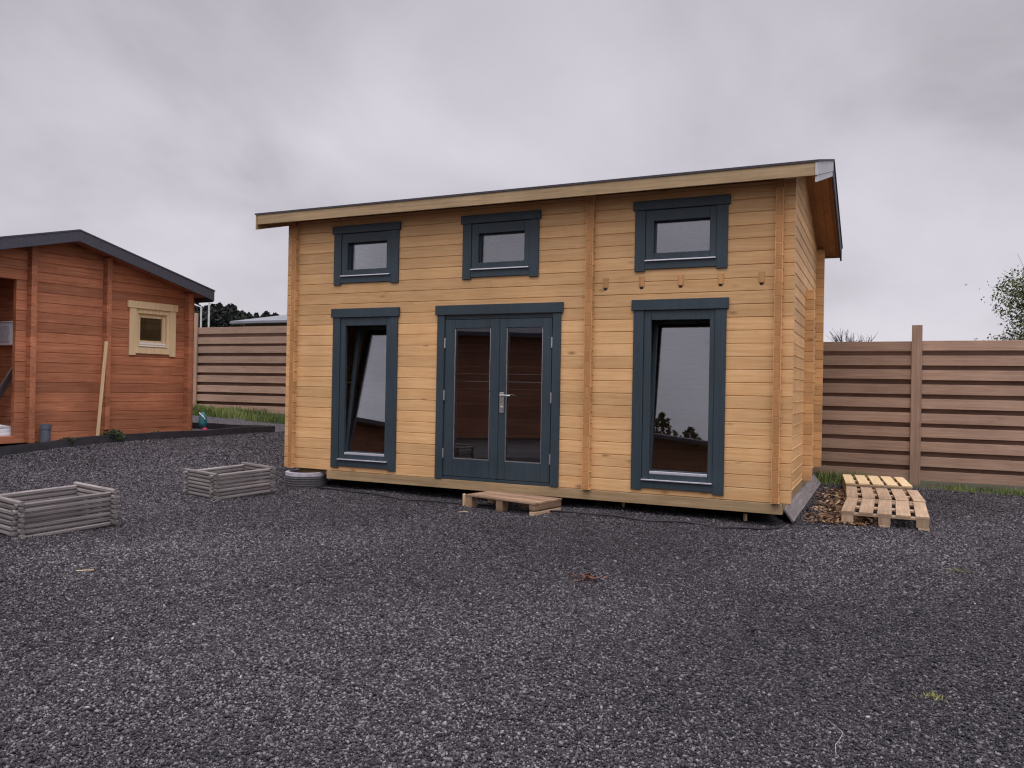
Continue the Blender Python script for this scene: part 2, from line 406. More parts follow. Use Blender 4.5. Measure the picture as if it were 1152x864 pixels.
# ================================================================== YELLOW LOG CABIN
def yellow_cabin():
    R = empty('log_cabin', HC, -HA)
    tag(R, 'yellow timber log cabin with blue-grey windows and double doors, standing in the yard', 'cabin')
    ZB = .238
    def under(v): return 3.455 + .268 * ((v + .3) if v < 2.225 else (4.75 - v))
    def lim(w):
        d = max(0, (w - 3.455) / .268); return (-.3 + d, 4.75 - d)
    WX = (-5.62, -3.725, -1.6)
    holes = [(x + .09, x + .90, .36, 2.215) for x in (WX[0], WX[2])] + [(x + .09, x + .90, 2.72, 3.315) for x in WX] + [(-3.99, -2.51, .1, 2.215)]
    m = MB(); log_wall(m, 'x', -6.39, .05, 0, .07, ZB, 3.512, holes); m.build('wall', M['yellow_x'], R)
    m = MB(); log_wall(m, 'x', -6.39, .05, 4.38, 4.45, ZB, 3.512); m.build('wall', M['yellow_x'], R)
    for (t0, t1) in ((-.133, -.06), (-6.283, -6.21)):
        m = MB(); log_wall(m, 'y', -.065, 4.55, t1, t0, ZB, 4.13, lim=lim, half=True)
        log = m.build('wall', M['yellow_y'], R)
    # inner walls whose log ends cross the outer walls
    m = MB(); log_wall(m, 'y', -.065, 4.36, -2.064, -2.147, ZB, 3.50, half=True); m.build('wall', M['yellow_y'], R)
    m = MB(); log_wall(m, 'x', -2.05, .05, 2.57, 2.64, ZB - .03, 2.70, half=True); m.build('wall', M['yellow_x'], R)
    # end-grain faces of the crossing logs on the front (thin caps, one per stack)
    for (a, b) in ((-.131, -.062), (-2.145, -2.066), (-6.281, -6.212)):
        m = MB(); z = ZB + .01
        k = 0
        while z < 3.5:
            z1 = ZB + PITCH_LOG * (.5 + k) - .006
            m.box(a + .004, b - .004, -.0675, -.0635, z, min(z1, 3.49)); z = z1 + .008; k += 1
        m.build('end_grain', M['endgrain'], R)
    # floor and base beams
    m = MB(); m.box(-6.2, -.14, .08, 4.37, .17, .225); m.build('floor', M['floor_in'], R)
    m = MB(); m.box(-5.68, -.03, -.012, .085, .128, .2365, .6); m.box(-6.2, -.1, 4.32, 4.4, .128, .2365, .5)
    m.box(-.16, -.055, .09, 4.3, .12, .236, .4); m.box(-6.28, -6.19, .3, 4.3, .128, .236, .3); m.build('base_beam', M['beam_x'], R, .004)
    m = MB(); m.box(-6.21, -.13, .07, 2.57, 2.61, 2.64) if 0 else m.box(-2.06, -.134, .075, 2.57, 2.61, 2.64); m.build('loft_floor', M['floor_in'], R)
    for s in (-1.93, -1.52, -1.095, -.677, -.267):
        m = MB(); m.box(s - .03, s + .03, -.009, 2.56, 2.476, 2.590); m.box(s - .02, s + .018, -.0035, .03, 2.452, 2.475, .5, 1)  # second box: solid near-black brown block just below the joist end
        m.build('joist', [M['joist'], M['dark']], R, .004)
    for (s, v, r) in ((-2.09, .36, .12), (-.22, .33, .17), (-4.2, .42, .14), (-.3, 2.2, .15), (-2.1, 2.4, .15), (-4.2, 2.4, .15)):
        m = MB(); m.lathe([(0, 0), (r, 0), (r, .02), (r * .72, .035), (r * .55, .07), (r * .5, .10), (r * .68, .105), (r * .68, .172), (0, .172)], 28)
        m.build('support_pad', M['black'], R, loc=(s, v, -.005))
    # ---- roof
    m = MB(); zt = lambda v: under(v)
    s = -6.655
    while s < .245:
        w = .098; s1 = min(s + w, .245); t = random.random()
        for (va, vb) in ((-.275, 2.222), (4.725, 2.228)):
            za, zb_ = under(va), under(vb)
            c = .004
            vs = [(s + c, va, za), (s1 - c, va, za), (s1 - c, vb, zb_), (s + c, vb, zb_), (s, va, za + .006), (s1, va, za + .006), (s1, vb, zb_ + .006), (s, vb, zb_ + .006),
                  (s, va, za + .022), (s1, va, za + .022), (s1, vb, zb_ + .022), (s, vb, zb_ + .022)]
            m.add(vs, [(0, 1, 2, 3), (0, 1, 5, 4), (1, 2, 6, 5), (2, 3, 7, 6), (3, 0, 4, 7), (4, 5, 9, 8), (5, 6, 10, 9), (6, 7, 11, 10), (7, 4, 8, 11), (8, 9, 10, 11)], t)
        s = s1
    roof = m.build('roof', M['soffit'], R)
    m = MB()
    for (va, vb) in ((-.31, 2.225), (4.77, 2.225)):
        za, zb_ = under(max(min(va, 4.75), -.3)) + .118, under(vb) + .118
        s0, s1 = -6.70, .285
        vs = [(s0, va, za), (s1, va, za), (s1, vb, zb_), (s0, vb, zb_), (s0, va, za + .022), (s1, va, za + .022), (s1, vb, zb_ + .022), (s0, vb, zb_ + .022)]
        m.add(vs, [(0, 1, 2, 3), (4, 5, 6, 7), (0, 1, 5, 4), (1, 2, 6, 5), (2, 3, 7, 6), (3, 0, 4, 7)])
    m.build('roofing_felt', M['felt'], roof)
    m = MB()
    for v in (.85, 2.225, 3.6):                                   # purlins carrying the boards
        z = under(v); m.box(-6.1, -.15, v - .045, v + .045, z - .15, z - .012)
    m.build('purlin', M['yellow_x'], roof, .004)
    m = MB(); m.box(-6.66, .246, -.30, -.278, 3.447, 3.588); m.build('fascia', M['beam_x'], roof, .003)
    m = MB(); m.box(-6.66, .246, 4.728, 4.75, 3.43, 3.588); m.build('fascia', M['beam_x'], roof, .003)
    def barge(sa, sb, va, vb, lo, hi, mat):
        m = MB(); za, zb_ = under(min(max(va, -.3), 4.75)), under(vb)
        vs = []
        for sx in (sa, sb): vs += [(sx, va, za + lo), (sx, vb, zb_ + lo), (sx, vb, zb_ + hi), (sx, va, za + hi)]
        m.add(vs, [(0, 1, 2, 3), (4, 5, 6, 7), (0, 1, 5, 4), (1, 2, 6, 5), (2, 3, 7, 6), (3, 0, 4, 7)])
        return m.build('barge_board', mat, roof, .003)
    barge(.248, .272, -.305, 2.224, -.01, .122, M['barge_white']); barge(.248, .265, -.290, 2.224, -.075, -.012, M['barge_white'])
    barge(.248, .272, 4.78, 2.226, -.07, .122, M['shingle'])  # rear slope board coloured dark, its shade painted in
    barge(-6.685, -6.662, -.305, 2.224, -.075, .122, M['beam_y']); barge(-6.685, -6.662, 4.76, 2.226, -.075, .122, M['beam_y'])
    # ---- windows
    def window(W, H, head, ox0, ox1, oz0, oz1, stripz, strip2, tilt):
        m = MB()
        m.box(.0, .115, -.022, -.001, .0, H - head, .3); m.box(W - .115, W, -.022, -.001, .0, H - head, .45)
        m.box(-.022, W + .022, -.036, -.001, H - head + .001, H, .2)
        m.box(.1165, W - .1165, -.020, -.001, .022, stripz - .012, .55)
        w = m.build('window', M['blue_z'], R, .003)
        m = MB()                                                     # fixed frame with its reveal
        y0, y1 = -.010, .034
        m.box(.117, ox0, y0, y1, stripz, H - head - .001, .35); m.box(ox1, W - .117, y0, y1, stripz, H - head - .001, .5)
        m.box(ox0 + .001, ox1 - .001, y0, y1, oz1, H - head - .001, .25); m.box(ox0 + .001, ox1 - .001, y0, y1, stripz, oz0 - (.03 if strip2 else 0), .4)
        m.build('frame', M['blue_z'], w, .003)
        m = MB(); m.box(.118, W - .118, -.045, -.012, stripz - .010, stripz + .003); m.build('sill', M['alu'], w, .002)
        # opening sash hung at the bottom, tipped inwards
        so = empty_free = None
        sw0, sw1, sz0, sz1 = ox0 - .03, ox1 + .03, oz0 - .03, oz1 + .03
        m = MB(); st = .042
        h = sz1 - sz0
        m.box(sw0, sw0 + st, 0, .055, 0, h, .3); m.box(sw1 - st, sw1, 0, .055, 0, h, .5)
        m.box(sw0 + st, sw1 - st, .001, .054, 0, st, .4); m.box(sw0 + st, sw1 - st, .001, .054, h - st, h, .2)
        sa = m.build('sash', M['blue_z'], w, .003, loc=(0, .036, sz0), rot=(-tilt, 0, 0))
        m = MB(); m.box(sw0 + st - .008, sw1 - st + .008, .018, .030, st - .008, h - st + .008)
        # panes sit in the sash but hang from the window, so the tree stays three deep
        p = m.build('pane', M['glass'], w, loc=(0, .036, sz0), rot=(-tilt, 0, 0))
        if strip2:
            m = MB(); m.box(ox0 + .004, ox1 - .004, -.004, .033, oz0 - .029, oz0 - .002); m.build('drip_rail', M['alu'], w, .002)
        return w
    up = window(.99, .76, .10, .205, .805, .19, .54, .115, False, radians(1.0))
    up.location = (WX[0], 0, 2.64)
    for x in WX[1:]:
        c = copy_tree(up, R); c.location = (x, 0, 2.64)
    lo = window(.99, 2.05, .115, .195, .82, .205, 1.83, .115, True, radians(6.0))
    lo.location = (WX[2], 0, .283)
    c = copy_tree(lo, R); c.location = (WX[0] + .005, 0, .283)
    for ch in c.children:
        if ch.name.split('.')[0] in ('sash', 'pane'): ch.rotation_euler.x = -radians(8.2)
    # ---- double door
    m = MB()
    m.box(-4.055, -3.955, -.022, -.001, .24, 2.218, .3); m.box(-2.545, -2.445, -.022, -.001, .24, 2.218, .5)
    m.box(-4.08, -2.42, -.036, -.001, 2.219, 2.335, .2)
    m.box(-3.985, -3.95, -.0005, .08, .24, 2.215, .3); m.box(-2.55, -2.515, -.0005, .08, .24, 2.215, .5); m.box(-3.949, -2.551, 0, .08, 2.165, 2.214, .2)
    m.box(-3.949, -2.551, -.004, .08, .24, .275, .2)
    df = m.build('door_frame', M['blue_z'], R, .003)
    def leaf(a0, a1, g0, g1):
        m = MB(); y0, y1 = -.008, .048
        m.box(a0, g0, y0, y1, .280, 2.160, .35); m.box(g1, a1, y0, y1, .280, 2.160, .5)
        m.box(g0 + .001, g1 - .001, y0 + .001, y1, .280, .49, .3); m.box(g0 + .001, g1 - .001, y0 + .001, y1, 2.057, 2.159, .4)
        d = m.build('door', M['blue_z'], R, .004)
        m = MB(); m.box(g0 - .006, g1 + .006, .012, .026, .484, 2.063); m.build('pane', M['glass'], d)
        m = MB()
        for z0, z1 in ((.492, .500),): m.box(g0 + .001, g1 - .001, -.006, .010, z0, z1)
        m.box(g0 + .001, g0 + .007, -.004, .010, .50, 2.05); m.box(g1 - .007, g1 - .001, -.004, .010, .50, 2.05)
        m.build('glazing_bead', M['steel'], d)
        hx = a0 - .004 if a0 < -3.5 else a1 + .004
        for z in (.55, 1.25, 1.88):
            m = MB(); m.tube([(hx, -.016, z - .06), (hx, -.016, z + .06)], .0085, 10); m.build('hinge', M['steel'], d)
        return d
    leaf(-3.943, -3.232, -3.815, -3.335)
    d2 = leaf(-3.222, -2.557, -3.125, -2.668)
    m = MB(); m.box(-3.238, -3.216, -.020, -.009, .285, 2.155, .6); m.build('cover_strip', M['blue_z'], df, .003)
    m = MB(); m.box(-3.20, -3.145, -.016, -.009, 1.06, 1.30); m.tube([(-3.172, -.012, 1.265), (-3.172, -.062, 1.265)], .011, 12)
    m.tube([(-3.178, -.062, 1.265), (-3.09, -.064, 1.265), (-3.045, -.060, 1.262)], .0095, 10)
    m.tube([(-3.172, -.008, 1.12), (-3.172, -.028, 1.12)], .017, 14); m.build('handle', M['steel'], d2, .002)
    return R
YC = yellow_cabin()

# ================================================================== RED LOG CABIN
RB = radians(31.4115); R0 = Vector((-5.125, 12.8, 0))
RU = Vector((sin(RB), cos(RB), 0)); RN = Vector((cos(RB), -sin(RB), 0))
def rp(s, o, z=0): return R0 + RU * s + RN * o + Vector((0, 0, z))
def red_cabin():
    # local x runs along the gable wall (away from the camera), local y points into the cabin
    R = empty('log_cabin', R0, atan2(RU.y, RU.x))
    tag(R, 'reddish brown log cabin with dark roof and one small cream-framed window', 'cabin')
    G = .50
    def under(x): return 2.70 + .268 * ((.104 - x) if x > -2.065 else (x + 4.234))
    def lim(w):
        d = max(0, (w - 2.70) / .268); return (-4.234 + d, .104 - d)
    m = MB(); log_wall(m, 'x', -4.15, .02, 0, .07, G, 3.28, [(-1.04, -.40, 1.79, 2.47), (-4.0, -2.70, .6, 2.65)], lim=lim); m.build('wall', M['red_x'], R)
    for (a, b, d) in ((-.157, -.085, 4.5), (-1.515, -1.445, .9), (-2.565, -2.49, 2.6), (-4.08, -4.01, 4.5)):
        m = MB(); log_wall(m, 'y', -.11, d, a, b, G, under((a + b) / 2) - .01, half=True); m.build('wall', M['red_y'], R)
    m = MB(); log_wall(m, 'x', -4.0, -2.49, 1.55, 1.62, G, 3.2, lim=lim, half=True); m.build('wall', M['red_x'], R)        # back of the porch
    m = MB(); log_wall(m, 'x', -4.15, .02, 4.4, 4.47, G, 3.28, lim=lim); m.build('wall', M['red_x'], R)
    m = MB(); m.box(-4.0, -.1, .08, 4.4, G + .02, G + .09); m.build('floor', M['red_y'], R)
    m = MB()
    for (xa, xb) in ((.10, -2.063), (-4.23, -2.067)):
        for i in range(48):
            y0, y1 = -.31 + i * .105, -.31 + i * .105 + .1
            za, zb = under(xa), under(xb)
            m.add([(xa, y0, za), (xb, y0, zb), (xb, y1, zb), (xa, y1, za), (xa, y0, za + .02), (xb, y0, zb + .02), (xb, y1, zb + .02), (xa, y1, za + .02)],
                  [(0, 1, 2, 3), (4, 5, 6, 7), (0, 1, 5, 4), (1, 2, 6, 5), (2, 3, 7, 6), (3, 0, 4, 7)])
    rf = m.build('roof', M['red_x'], R)
    m = MB()
    for (xa, xb) in ((.14, -2.065), (-4.27, -2.065)):
        za, zb = under(min(xa, .12)) + .1, under(xb) + .1
        m.add([(xa, -.345, za), (xb, -.345, zb), (xb, 4.78, zb), (xa, 4.78, za), (xa, -.345, za + .02), (xb, -.345, zb + .02), (xb, 4.78, zb + .02), (xa, 4.78, za + .02)],
              [(0, 1, 2, 3), (4, 5, 6, 7), (0, 1, 5, 4), (1, 2, 6, 5), (2, 3, 7, 6), (3, 0, 4, 7)])
    m.build('roof_shingles', M['shingle'], rf)
    for (xa, xb) in ((.13, -2.064), (-4.26, -2.066)):
        m = MB(); za, zb = under(xa), under(xb); lo, hi = -.045, .10
        m.add([(xa, -.34, za + lo), (xb, -.34, zb + lo), (xb, -.34, zb + hi), (xa, -.34, za + hi), (xa, -.312, za + lo), (xb, -.312, zb + lo), (xb, -.312, zb + hi), (xa, -.312, za + hi)],
              [(0, 1, 2, 3), (4, 5, 6, 7), (0, 1, 5, 4), (1, 2, 6, 5), (2, 3, 7, 6), (3, 0, 4, 7)])
        m.build('barge_board', M['shingle'], rf, .003)
    m = MB(); m.box(.115, .14, -.31, 4.75, 2.63, 2.79); m.build('fascia', M['shingle'], rf, .003)
    m = MB()
    for x in (-.95, -2.065, -3.2): m.box(x - .045, x + .045, .08, 4.35, under(x) - .16, under(x) - .01)
    m.build('purlin', M['red_y'], rf)
    # small cream window
    m = MB()
    m.box(-1.105, -1.0, -.022, -.001, 1.735, 2.44, .4); m.box(-.43, -.325, -.022, -.001, 1.735, 2.44, .6); m.box(-1.14, -.30, -.034, -.001, 2.44, 2.545, .8)
    m.box(-.999, -.431, -.020, -.001, 1.765, 1.86, .5)
    w = m.build('window', M['pale_z'], R, .003)
    m = MB(); m.box(-1.03, -.955, -.006, .09, 1.80, 2.46, .3); m.box(-.475, -.405, -.006, .09, 1.80, 2.46, .5); m.box(-.954, -.476, -.006, .09, 2.37, 2.46, .4); m.box(-.954, -.476, -.006, .09, 1.80, 1.905, .6)
    m.build('frame', M['pale_z'], w, .003)
    m = MB(); m.box(-.96, -.47, -.03, -.008, 1.872, 1.885); m.box(-.93, -.5, -.012, -.0075, 1.905, 1.93); m.build('sill', M['white'], w, .002)
    m = MB(); m.box(-.9535, -.90, .03, .075, 1.906, 2.369, .3); m.box(-.53, -.4765, .03, .075, 1.906, 2.369, .3); m.box(-.899, -.531, .031, .074, 2.31, 2.369, .3); m.box(-.899, -.531, .031, .074, 1.906, 1.965, .3)
    m.build('sash', M['pale_z'], w, .003)
    m = MB(); m.box(-.905, -.525, .05, .056, 1.96, 2.315); m.build('pane', M['glass_small'], w)
    m = MB(); m.box(-1.4, -.1, 1.0, 1.05, G + .1, 2.6); m.build('partition', M['dark'], R)
    return R
RC = red_cabin()

# things in and around the red cabin
RA = atan2(RU.y, RU.x)
m = MB(); m.box(-.10, -.002, 0, .85, 0, .30, .5); m.box(-.112, -.101, .05, .80, .04, .26, .5, 1); m.box(-.115, -.001, -.012, .862, .30, .318, .5)
o = m.build('wall_box', [M['white'], plain('grey_panel', (.5, .52, .56), .4)], None, .005, loc=rp(-2.566, -.16, 1.80), rot=(0, 0, RA))
tag(o, 'white box hung high in the dark porch of the red-brown cabin', 'box')
a_, b_ = rp(-2.64, -.10, 1.50), rp(-2.80, -.78, .62); d = b_ - a_
m = MB(); m.box(0, d.length, -.055, .055, -.012, .012, .5)
o = m.build('leaning_board', M['grey_x'], None, .004, loc=a_, rot=d.to_track_quat('X', 'Z').to_euler())
tag(o, 'grey weathered board leaning in the porch opening of the red-brown cabin', 'board')
m = MB(); m.box(-.42, .0, 0, .62, 0, .05, .4); m.box(-.36, -.03, .04, .55, .051, .10, .6)
for i in range(4): m.tube([(-.36, .08 + i * .13, .10), (-.2, .06 + i * .13, .13), (-.04, .1 + i * .12, .10)], .03, 8)
o = m.build('white_sheeting', M['white'], None, .012, loc=rp(-2.60, -.09, .592), rot=(0, 0, RA))
tag(o, 'crumpled white sheeting on the porch floor of the red-brown cabin', 'sheet')

# black edging around the bed in front of the red cabin
def edging():
    R = empty('garden_edging', rp(0, .30, terr(*rp(0, .3).xy)))
    tag(R, 'black garden edging boards along the foot of the red-brown cabin', 'edging')
    inv = R.location.copy()
    pts = [rp(s, .30) for s in np.linspace(-7.5, 1.45, 26)]
    pts2 = [rp(1.45, .30) + (Vector((-6.6, 14.25, 0)) - rp(1.45, .30)) * t for t in np.linspace(0, 1, 10)]
    for P in (pts, pts2):
        m = MB(); n = len(P); d = (P[-1] - P[0]).normalized(); nn = Vector((d.y, -d.x, 0)) * .02
        vs = []; fs = []
        for i, p in enumerate(P):
            z = gz(*p.xy); w = .006 * sin(i * 1.7)
            for off, zz in ((nn, -.05), (nn, .105 + w), (-nn, .105 + w), (-nn, -.05)): vs.append(p + off + Vector((0, 0, z + zz)) - inv)
        for i in range(n - 1):
            for k in range(4): fs.append((i * 4 + k, i * 4 + (k + 1) % 4, i * 4 + 4 + (k + 1) % 4, i * 4 + 4 + k))
        fs += [(0, 1, 2, 3), tuple((n - 1) * 4 + k for k in (3, 2, 1, 0))]
        m.add(vs, fs); m.build('board', plain('edging_black', (.03, .028, .033), .7, 0, .35, 8), R)
edging()

p = rp(-1.66, .16); b = Vector((p.x, p.y, terr(p.x, p.y)))
m = MB(); m.box(-.02, .02, -.012, .012, 0, 1.44, .7)
o = m.build('wooden_stake', M['pale_z'], None, .003, loc=b, rot=(radians(4), radians(2.0), atan2(RU.y, RU.x)))
tag(o, 'tall thin pale stake leaning against the red-brown cabin wall', 'stake')
p = rp(-2.36, .12); m = MB(); r = .062
m.lathe([(r, -.1), (r, .27), (r * 1.12, .272), (r * 1.12, .33), (r * .95, .33), (r * .93, -.05)], 24)
o = m.build('drain_pipe', M['pipe'], None, smooth=False, loc=(p.x, p.y, terr(p.x, p.y) - .03), rot=(.03, .05, 0))
tag(o, 'short grey-blue pipe stub standing at the foot of the red-brown cabin', 'pipe')
p = rp(.14, .10); z0 = terr(p.x, p.y)
T = empty('garden_ornament', (p.x, p.y, z0 + .0)); tag(T, 'small teal and pink object standing beside the corner of the red-brown cabin', 'ornament')
m = MB(); m.lathe([(0, .12), (.035, .12), (.065, .18), (.062, .26), (.045, .33), (.02, .37), (0, .372)], 14); m.build('body', M['teal'], T, smooth=True)
m = MB(); m.tube([(-.05, -.02, .36), (.03, -.06, .30), (.055, -.05, .26)], .009, 6); m.build('strap', M['white'], T)
m = MB(); m.lathe([(0, .0), (.03, .005), (.045, .05), (.04, .10), (.03, .122), (0, .123)], 12, c=(.035, -.01)); m.build('foot', M['pink'], T, smooth=True)

# ------------------------------------------------------------------ leaves and grass
def blades(n, xf, hmin, hmax, w, lean=.5):
    """bent triangles of grass; xf(n) -> X, Y arrays"""
    X, Y = xf(n); n = len(X); h = RNG.uniform(hmin, hmax, n); a = RNG.uniform(0, 2 * pi, n); l = RNG.uniform(0, lean, n) * h; b = RNG.uniform(0, 2 * pi, n)
    Z = gz_np(X, Y) - .005
    V = np.zeros((n, 5, 3))
    dx, dy = np.cos(a) * w / 2, np.sin(a) * w / 2
    V[:, 0] = np.stack([X - dx, Y - dy, Z], 1); V[:, 1] = np.stack([X + dx, Y + dy, Z], 1)
    mx, my = X + np.cos(b) * l * .3, Y + np.sin(b) * l * .3
    V[:, 2] = np.stack([mx + dx * .8, my + dy * .8, Z + h * .6], 1); V[:, 3] = np.stack([mx - dx * .8, my - dy * .8, Z + h * .6], 1)
    V[:, 4] = np.stack([X + np.cos(b) * l, Y + np.sin(b) * l, Z + h], 1)
    return V
def blade_obj(name, V, mat, label, cat, kind=None, group=None, clump=True):
    n = len(V); tone = np.clip(.5 + .35 * np.sin(V[:, 0, 0] * 5 + V[:, 0, 1] * 3) + RNG.normal(0, .2, n), 0, 1)
    quad = np_mesh(name, V.reshape(-1, 3), 5, np.array([(0, 1, 2), (0, 2, 3), (3, 2, 4)]), tone, mat)
    tag(quad, label, cat, group, kind); return quad
def leaf_cloud(centres, radii, n, size, parent, name, mat, flat=1.0, shell=.45):
    """n leaf quads spread through a set of ellipsoid clumps"""
    C = np.array(centres, float); Rd = np.array(radii, float); w = Rd[:, 0] * Rd[:, 1] * Rd[:, 2]; w = w ** .75
    i = RNG.choice(len(C), n, p=w / w.sum())
    d = RNG.normal(size=(n, 3)); d /= np.linalg.norm(d, axis=1)[:, None]
    r = shell + (1 - shell) * RNG.random(n) ** .6
    r *= 1 + .25 * RNG.normal(size=n) * (RNG.random(n) < .25)
    P = C[i] + d * Rd[i] * r[:, None]
    s = size * RNG.uniform(.5, 1.3, n)
    u = RNG.normal(size=(n, 3)); u[:, 2] *= flat; u /= np.linalg.norm(u, axis=1)[:, None]
    t = RNG.normal(size=(n, 3)); v = np.cross(u, t); v /= np.linalg.norm(v, axis=1)[:, None]
    V = np.stack([P - u * s[:, None], P + v * s[:, None] * .5, P + u * s[:, None], P - v * s[:, None] * .5], 1)
    tone = np.clip(RNG.beta(2, 2, n) * .8 + .25 * np.sin(i * 2.4), 0, 1)
    return np_mesh(name, V.reshape(-1, 3), 4, np.array([(0, 1, 2, 3)]), tone, mat, parent)

weed_labels = [('low dark green weeds between the pipe stub and the pale stake', -2.05, .14, .14, .10), ('bushy weeds at the foot of the pale stake', -1.45, .16, .19, .17),
               ('small weed tuft under the cream-framed window', -.72, .14, .11, .09)]
for lab, s, o_, r, h in weed_labels:
    p = rp(s, o_); z = gz(p.x, p.y)
    E = empty('weed', (p.x, p.y, z)); tag(E, lab, 'weed', 'weeds along the red-brown cabin')
    cs = [(random.uniform(-r, r) * 1.3 * RU.x, random.uniform(-r, r) * 1.3 * RU.y, h * random.uniform(.25, .7)) for _ in range(7)]
    leaf_cloud(cs, [(r * .5, r * .5, h * .45)] * 7, 380, .028, E, 'leaves', M['leaf_weed'])
    m = MB()
    for c in cs: m.tube([(c[0] * .3, c[1] * .3, -.01), (c[0] * .8, c[1] * .8, c[2] * .6), c], [.005, .004, .002], 5)
    m.build('stem', M['bark'], E)

# ================================================================== FENCE
def fence(s0, s1, zb, rows, posts, label, ptop):
    R = empty('slat_fence', hp(s0, 5.04, 0), -HA); tag(R, label, 'fence')
    L = s1 - s0; pit = .2165; bh = .148
    m = MB()
    for k in range(rows):
        z = zb + k * pit; x = 0
        cuts = [0] + [p - s0 for p in posts if .3 < p - s0 < L - .3] + [L]
        for i in range(len(cuts) - 1):
            dz = random.uniform(-.006, .006)
            m.box(cuts[i] + .003, cuts[i + 1] - .003, -.012 + random.uniform(-.003, .003), .012, z + dz, z + bh + dz)
    m.build('slats', M['fence_x'], R, .003)
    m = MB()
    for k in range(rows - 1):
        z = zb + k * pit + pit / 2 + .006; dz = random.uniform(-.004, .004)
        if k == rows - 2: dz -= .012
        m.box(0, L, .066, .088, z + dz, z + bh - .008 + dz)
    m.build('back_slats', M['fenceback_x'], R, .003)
    for p in posts:
        m = MB(); x = p - s0; m.box(x - .071, x + .071, -.05, .072 if 0 else -.0145, -.3 + zb, ptop); m.build('post', M['fence_z'], R, .004)
    return R
fence(-2.2, 9.5, .07, 10, [-1.1, 1.33, 3.75, 6.15, 8.55], 'long brown slatted timber fence to the right behind the pallets', 2.405)
fence(-19.5, -6.4, .695, 9, [-18.2, -15.8, -13.33, -9.2, -7.0], 'brown slatted timber fence between the red-brown and the yellow cabin', 2.905)

# ================================================================== PLANTERS
def planter(name, x, y, head, L, W, H, label):
    # local x along the long side (into the picture), local y to the left
    R = empty(name, (x, y, terr(x, y) - .012), rot=(.02, -.034, pi / 2 - head)); tag(R, label, 'planter', 'log planter boxes on the gravel')
    n = 7; c = H / (n + .5)
    def rails(axis, off, a0, a1, dz, half):
        m = MB(); r = c * .47
        for k in range(n):
            z = (k + .5) * c + dz; j = random.uniform(-.012, .012)
            o_ = off + random.uniform(-.004, .004); w_ = .021; h_ = c * random.uniform(.38, .44)
            prof = [(o_ + w_, z - h_ * .55), (o_ + w_, z + h_ * .55), (o_ + w_ * .5, z + h_), (o_ - w_ * .5, z + h_), (o_ - w_, z + h_ * .55), (o_ - w_, z - h_ * .55), (o_ - w_ * .5, z - h_), (o_ + w_ * .5, z - h_)]
            m.prism(prof, a0 + j, a1 + random.uniform(-.012, .012), axis)
        return m.build('side_panel', M['grey_x' if axis == 'x' else 'grey_y'], R)
    e = .05
    rails('x', .0, -e, L + e, 0, 0); rails('x', W, -e, L + e, 0, 0)
    rails('y', .0, -e, W + e, c * .5, 1); rails('y', L, -e, W + e, c * .5, 1)
    return R
planter('planter_box', -4.13, 6.745, radians(34), .80, .60, .345, 'grey weathered log planter nearest the camera at the left edge')
planter('planter_box', -3.41, 9.225, radians(37), .77, .54, .325, 'grey weathered log planter farther back, next to the yellow cabin corner')

# ================================================================== CONCRETE RING, PEGS, CABLE, BOARD
p = hp(-6.06, .06); z0 = gz(p.x, p.y); m = MB(); ra = .275
m.lathe([(ra, -.05), (ra * 1.0, .15 - z0)], 40); m.lathe([(ra, .15 - z0), (ra * .99, .195 - z0), (ra * .82, .197 - z0), (ra * .80, .05)], 40, mi=1)
for k in range(4): m.lathe([(ra + .002, .02 + .03 * k), (ra + .007, .027 + .03 * k), (ra + .002, .034 + .03 * k)], 40)
o = m.build('concrete_ring', [M['concrete'], M['concrete_rim']], None, loc=(p.x, p.y, z0)); tag(o, 'dark round concrete ring under the left corner of the yellow cabin', 'concrete ring')
for (x, y, h, lab) in ((-.52, 9.12, .14, 'small wooden peg in the gravel at the left end of the doorstep pallet'), (1.29, 9.10, .07, 'short wooden peg in the gravel left of the right-hand tall window'),
                       (2.47, 8.38, .08, 'short wooden peg in the gravel near the right corner of the yellow cabin')):
    m = MB(); m.box(-.014, .014, -.014, .014, -.05, h, .9); o = m.build('wooden_peg', M['pale_z'], None, .002, loc=(x, y, gz(x, y)), rot=(.05, -.04, .5))
    tag(o, lab, 'peg', 'pegs along the front of the yellow cabin')
def gpt(x, y, lift=0): return (x, y, gz(x, y) + lift)
cab = [hp(s, v) for s, v in ((-5.75, -.12), (-5.3, -.16), (-4.8, -.28), (-4.3, -.36), (-3.9, -.33), (-3.4, -.30), (-2.9, -.34), (-2.45, -.42), (-2.1, -.36), (-1.7, -.40), (-1.3, -.46), (-.9, -.43), (-.55, -.48), (-.2, -.30), (0.0, .1))]
fine = []
for i in range(len(cab) - 1):
    for t in np.linspace(0, 1, 5)[:-1]: fine.append(cab[i].lerp(cab[i + 1], t))
m = MB(); m.tube([gpt(q.x, q.y, .016 + .006 * sin(i * .9)) for i, q in enumerate(fine)], .011, 7)
o = m.build('cable', M['black'], None, smooth=True); tag(o, 'thin black cable lying on the gravel along the front of the yellow cabin', 'cable')
a = hp(.045, .34, .0); b_ = hp(.055, 4.25, 0); d = (b_ - a)
m = MB(); m.box(0, d.length, -.011, .011, 0, .165, .5); m.box(1.9, 1.925, -.0125, .0125, .001, .164, .95)
o = m.build('loose_board', M['grey_x'], None, .003, loc=(a.x, a.y, .012), rot=(radians(-38), 0, atan2(d.y, d.x)))
tag(o, 'long grey board leaning along the right side base of the yellow cabin', 'board')

